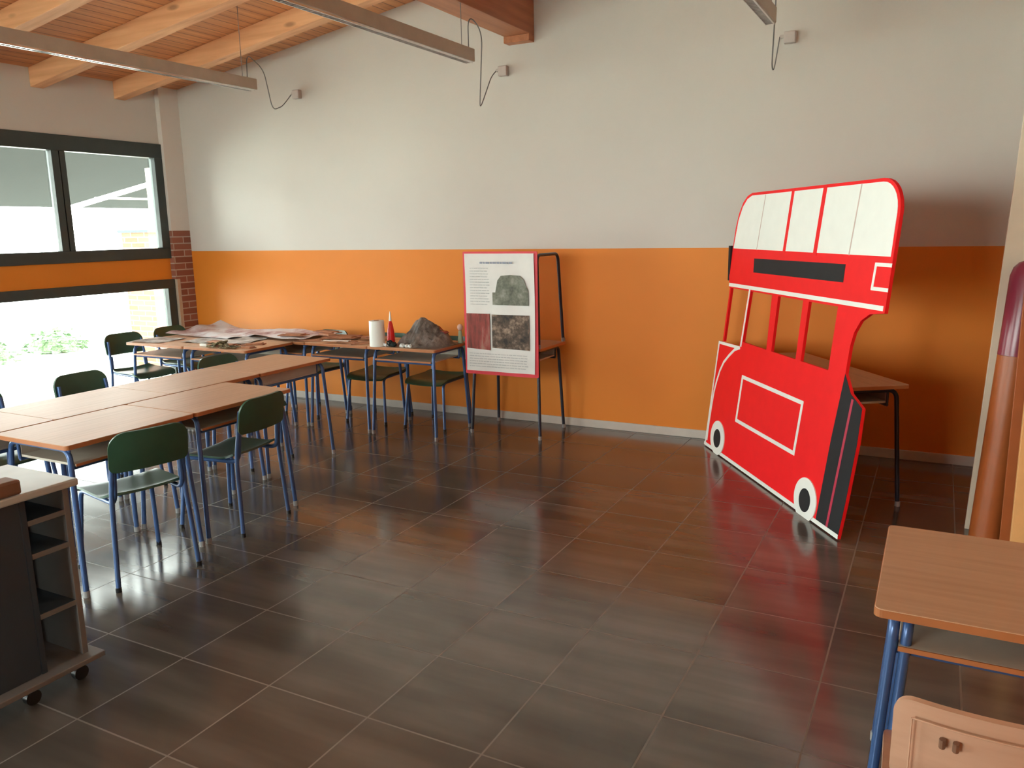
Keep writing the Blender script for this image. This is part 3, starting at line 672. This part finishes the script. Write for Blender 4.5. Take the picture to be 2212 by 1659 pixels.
# ------------------------------------------------------------------ hanging poster
def text_rows(mb, x0, x1, zs, y, jag=0.06, hgt=0.006):
    for z in zs:
        x = x0
        while x < x1 - 0.02:
            w_ = random.uniform(0.012, 0.045); xe = min(x+w_, x1)
            mb.box(x, xe, y-0.0006, y, z-hgt/2, z+hgt/2); x = xe + 0.006
def build_poster():
    t = thing('hanging_poster', 'white poster with three photos on a red card, hung before the stacked desks', 'poster', (-2.936, 5.392, 0.49), 0)
    MB().prism(rrect(-0.318, 0.318, 0, 0.945, 0.01), -0.006, 0.0, lambda a, b, h: (a, -h-0.006, b)).obj('red_card', 'posterred', t)
    def sh(u, v):
        x = -0.300+0.592*u; z = 0.028+0.902*v
        return (x + 0.008*math.sin(3*v), -0.012-0.004*math.sin(4*math.pi*u+2*v)-0.004*(1-v), z)
    s = MB().grid(24, 30, sh, 0.0008).obj('paper_sheet', 'paper', t, smooth=True)
    y = -0.0225
    def q(pts, m, n): MB().prism(pts, 0, 0.0006, lambda a, b, h: (a, y+0.001-h, b)).obj(n, m, s)
    q([(-0.055, 0.545), (-0.055, 0.64), (-0.03, 0.64), (-0.01, 0.73), (0.02, 0.765), (0.10, 0.772), (0.18, 0.765), (0.215, 0.735), (0.235, 0.68), (0.25, 0.66), (0.25, 0.545)], 'pic1', 'printed_photo')
    q([(-0.290, 0.205), (-0.290, 0.475), (-0.085, 0.475), (-0.085, 0.195)], 'pic2', 'printed_photo')
    q([(-0.065, 0.215), (-0.065, 0.472), (0.252, 0.472), (0.252, 0.208)], 'pic3', 'printed_photo')
    mb = MB(); text_rows(mb, -0.16, 0.14, [0.862], y, hgt=0.014); mb.obj('heading_print', 'blueink', s)
    mb = MB(); text_rows(mb, -0.25, -0.08, [0.82-0.021*k for k in range(14)], y); mb.obj('body_print', 'ink', s)
    mb = MB(); text_rows(mb, -0.27, 0.24, [0.165-0.020*k for k in range(6)], y); mb.obj('body_print', 'ink', s)
build_poster()

# ------------------------------------------------------------------ things lying on the poster tables
ZT = 0.7105
def sheet(cx, cy, wx, wy, rz, m, label, amp=0.006, seed=0, z=ZT, lift=None, group='printed posters on the tables', name='printed_poster'):
    rnd = random.Random(seed); a, b_, c = rnd.uniform(2, 5), rnd.uniform(2, 5), rnd.uniform(0, 6)
    def f(u, v):
        h = amp*(1+math.sin(a*u*3+c)*math.cos(b_*v*3-c))
        if lift: h += lift*max(0, (u-0.6)/0.4)**2*max(0.0, v) if lift > 0 else -lift*max(0, (0.4-u)/0.4)**2*v
        return ((u-0.5)*wx, (v-0.5)*wy, h + 0.0015)
    o = MB().grid(20, 20, f, 0.001).obj(name, m, smooth=True, loc=(cx, cy, z), rot=(0, 0, rz))
    return tag(o, label, 'poster', group)
sheet(-5.75, 5.27, 0.88, 0.60, R_(-6), 'sheetpink', 'large pale poster with a plum border, curling up in the window corner', 0.012, 1, lift=-0.05)
sheet(-5.35, 4.93, 0.62, 0.42, R_(8), 'sheetgrey', 'grey printed poster beside the dry leaf pile', 0.004, 2, z=ZT+0.001)
sheet(-4.98, 5.30, 0.72, 0.46, R_(-10), 'sheetpink', 'pale plum poster in the middle of the back tables', 0.010, 3, z=ZT+0.018)
sheet(-5.95, 4.72, 0.34, 0.30, R_(5), 'sheetgrey', 'small grey print by the rounded table end', 0.003, 4)
k = 0
scraps = [(-5.10, 4.68, 0.22, 0.10, 20), (-4.92, 4.80, 0.20, 0.08, 35), (-4.82, 4.64, 0.14, 0.07, 5), (-4.62, 5.16, 0.30, 0.10, 15), (-4.42, 5.30, 0.34, 0.12, 25), (-4.25, 5.18, 0.22, 0.09, -10),
          (-4.48, 5.48, 0.30, 0.10, 10), (-4.12, 5.40, 0.30, 0.12, 20), (-4.62, 5.36, 0.26, 0.09, -20), (-4.10, 5.14, 0.16, 0.07, 40),
          (-4.80, 5.14, 0.26, 0.12, 12), (-4.74, 5.50, 0.30, 0.12, -5), (-4.35, 5.42, 0.24, 0.10, 50), (-5.24, 4.72, 0.20, 0.09, -15)]
spot = ['by the leaf pile', 'right of the leaf pile', 'at the inner table corner', 'in front on the scrap covered desk', 'in the middle of the scraps', 'by the white paper roll',
        'farthest back on the scrap covered desk', 'behind the white paper roll', 'under the plum poster edge', 'just left of the paper roll, smallest',
        'at the front behind the inner table corner', 'below the chair back at the rear edge', 'turned crosswise among the scraps', 'left of the leaf pile']
for (x, y, a, b_, r), s in zip(scraps, spot):
    rn = random.Random(k+50); pts = [(-a/2*rn.uniform(.8, 1), -b_/2), (a/2*rn.uniform(.7, 1), -b_/2*rn.uniform(.6, 1)), (a/2, b_/2*rn.uniform(.5, 1)), (0.1*a, b_/2), (-a/2, b_/2*rn.uniform(.5, 1))]
    o = MB().prism(pts, 0, 0.006, XY).prism([(p[0]*0.7+0.01, p[1]*0.8) for p in pts], 0.006, 0.013, XY).obj('cardboard_scrap', 'kraft', loc=(x, y, ZT + (0.026 if k in (8, 10, 11) else 0.001) + 0.0145*(k % 3 == 1 and k > 3)), rot=(0, 0, R_(r)))
    tag(o, 'brown cardboard scrap ' + s, 'cardboard', 'brown cardboard scraps on the tables'); k += 1
sheet(-4.33, 5.13, 0.24, 0.07, R_(12), 'paper', 'narrow white paper strip lying in front of the card scraps', 0.002, 9, z=ZT+0.016, group='loose paper strips')
# dry leaves
lp = MB(); rn = random.Random(3)
for i in range(46):
    x, y = rn.gauss(0, 0.075), rn.gauss(0, 0.03); z = max(0.004, 0.036*math.exp(-(x/0.09)**2-(y/0.04)**2)+rn.uniform(-0.01, 0.008)); a = rn.uniform(0, 3.14); l, w2 = rn.uniform(0.018, 0.035), rn.uniform(0.007, 0.014)
    mt = Matrix.Translation((x, y, z)) @ Matrix.Rotation(a, 4, 'Z') @ Matrix.Rotation(rn.uniform(-0.6, 0.6)*(z > 0.012), 4, 'Y')
    lp.box(-l, l, -w2, w2, -0.003, 0.003, mt)
tag(lp.obj('dried_leaves', 'olive', loc=(-5.06, 4.60, ZT+0.006)), 'small heap of dry olive brown leaves on the table corner', 'leaves', kind='stuff')
pr = MB().prism(rrect(-0.035, 0.035, -0.014, 0.014, 0.005), 0, 0.022, XY).obj('eraser', 'bwhite', loc=(-5.24, 4.585, ZT+0.001), rot=(0, 0, R_(6)), bevel=0.003)
tag(pr, 'small white block left of the dry leaf heap', 'eraser')
# white paper roll
wr = thing('paper_roll', 'upright white paper roll standing on the table left of the grey mound', 'paper roll', (-3.892, 5.105, ZT+0.001), 0)
MB().lathe([(0.060, 0), (0.061, 0.1), (0.059, 0.200), (0.048, 0.202), (0.022, 0.202)], 28).obj('paper', 'bwhite', wr, smooth=True)
MB().lathe([(0.022, 0.2015), (0.022, 0.204), (0.018, 0.204)], 20).obj('core', 'kraft', wr, smooth=True)
gb = thing('glue_bottle', 'red pointed bottle with a white nozzle behind the paper roll', 'bottle', (-3.850, 5.230, ZT+0.001), 0)
MB().lathe([(0.030, 0), (0.031, 0.03), (0.028, 0.10), (0.018, 0.16), (0.010, 0.185)], 18).obj('body', 'redplastic', gb, smooth=True)
MB().lathe([(0.011, 0.185), (0.010, 0.20), (0.005, 0.245), (0.003, 0.262)], 12).obj('nozzle', 'bwhite', gb, smooth=True)
# papier mache mound
mt_ = thing('papier_mache_mound', 'grey brown papier mache mountain with dark and white lumps at its foot', 'model mountain', (-3.58, 5.31, ZT+0.001), 0)
rn = random.Random(11)
from mathutils import noise as mnoise
def mound(u, v):
    x = -0.245 + 0.49*u; y = -0.21 + 0.42*v
    e = max(0.0, 1-(x/0.245)**2-(y/0.21)**2)
    h = 0.150*math.exp(-((x+0.02)/0.085)**2-((y-0.0)/0.11)**2) + 0.125*math.exp(-((x-0.10)/0.12)**2-((y-0.04)/0.11)**2) + 0.095*math.exp(-((x+0.12)/0.075)**2-((y+0.0)/0.1)**2)
    nz = mnoise.noise(Vector((x*16, y*16, 1.3)))*0.030 + mnoise.noise(Vector((x*40, y*40, 4.1)))*0.014
    return (x, y, max(0.001, (h + nz)*min(1, e*2.6)+0.002))
MB().grid(48, 44, mound).obj('rock_shell', 'rock', mt_, smooth=False)
def lumps(n, cx, cy, sx, sy, r0, r1, seed):
    m_ = MB(); rn = random.Random(seed)
    for i in range(n):
        c = Vector((cx+rn.uniform(-sx, sx), cy+rn.uniform(-sy, sy), 0)); r = rn.uniform(r0, r1)
        res = bmesh.ops.create_icosphere(m_.bm, subdivisions=2, radius=r, matrix=Matrix.Translation(c+Vector((0, 0, r*0.75))))
        for v in res['verts']:
            v.co += (v.co-c)*0.35*mnoise.noise(v.co*60); v.co.z = max(v.co.z, 0.0)
    return m_
lumps(5, -0.185, -0.185, 0.045, 0.02, 0.018, 0.028, 1).obj('dark_film_lumps', 'rockdark', mt_)
lumps(4, -0.235, -0.205, 0.022, 0.012, 0.011, 0.016, 2).obj('white_lumps', 'foil', mt_)
lumps(7, -0.04, -0.205, 0.055, 0.012, 0.010, 0.020, 3).obj('white_lumps', 'foil', mt_)
MB().grid(8, 6, lambda u, v: (0.07+0.11*u, 0.02+0.06*v, 0.145-0.055*u+0.006*math.sin(9*u)), 0.004).obj('maroon_patch', 'maroon', mt_)
fg = thing('small_figure', 'small pale doll figure standing at the table corner by the poster', 'doll', (-3.354, 5.48, ZT+0.001), 0)
MB().lathe([(0.020, 0), (0.022, 0.02), (0.017, 0.06), (0.014, 0.095), (0.008, 0.100)], 14).obj('robe', 'palegreen', fg, smooth=True)
MB().lathe([(0.004, 0.098), (0.016, 0.104), (0.023, 0.120), (0.021, 0.138), (0.010, 0.150), (0.002, 0.152)], 14).obj('head', 'skin', fg, smooth=True)

# ------------------------------------------------------------------ outside, seen through the glass
struct(MB().box(-60, XL-0.2, -40, 60, -0.25, -0.10).box(XL-0.2, 30, -40, YF-0.2, -0.25, -0.10).obj('ground_outside', 'ground'), 'pale paved ground outside the windows', 'ground')
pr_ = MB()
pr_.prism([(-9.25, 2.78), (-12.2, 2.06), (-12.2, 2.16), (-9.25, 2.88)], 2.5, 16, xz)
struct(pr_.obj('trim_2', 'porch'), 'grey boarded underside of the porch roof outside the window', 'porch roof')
po = thing('porch_post', 'cream porch post on a brick pier seen through the upper window', 'post', (-9.0, 7.31, -0.1), 0)
MB().box(-0.06, 0.06, -0.065, 0.065, 1.77, 2.545).obj('post', 'postm', po)
MB().box(-0.25, 0.25, -0.36, 0.36, 0.0, 1.74).obj('brick_pier', 'brick', po)
MB().box(-0.28, 0.28, -0.39, 0.39, 1.74, 1.775).obj('pier_cap', 'cart', po)
MB().tube([(0, -0.05, 2.35), (0, -1.30, 2.00)], 0.030, 8).obj('brace', 'bwhite', po)
MB().tube([(0, -0.05, 2.16), (0, -0.85, 2.155)], 0.012, 8).obj('tie_rod', 'postm', po)
def bush(x, y, s, lab, seed):
    m_ = MB(); rn = random.Random(seed)
    for i in range(240):
        th, ph = rn.uniform(0, 6.28), math.acos(rn.uniform(0, 1)); rr = s*rn.uniform(0.7, 1.0)
        c = Vector((rr*math.sin(ph)*math.cos(th), rr*math.sin(ph)*math.sin(th), rr*0.8*math.cos(ph)))
        mt = Matrix.Translation(c) @ Matrix.Rotation(rn.uniform(0, 6), 4, 'Z') @ Matrix.Rotation(rn.uniform(-1.2, 1.2), 4, 'X')
        m_.box(-0.05, 0.05, -0.03, 0.03, -0.002, 0.002, mt)
    bmesh.ops.create_icosphere(m_.bm, subdivisions=2, radius=s*0.75, matrix=Matrix.Scale(0.8, 4, (0, 0, 1)))
    for v in m_.bm.verts:
        v.co.z = max(v.co.z, 0.0)
    tag(m_.obj('garden_bush', 'hedge', loc=(x, y, -0.10)), lab, 'bush', 'bushes outside the lower window')
bush(-11.6, 6.3, 0.55, 'pale washed out bush outside the lower window, left photo edge', 1)
bush(-11.9, 7.6, 0.45, 'pale washed out bush outside the lower window, right of the other', 2)
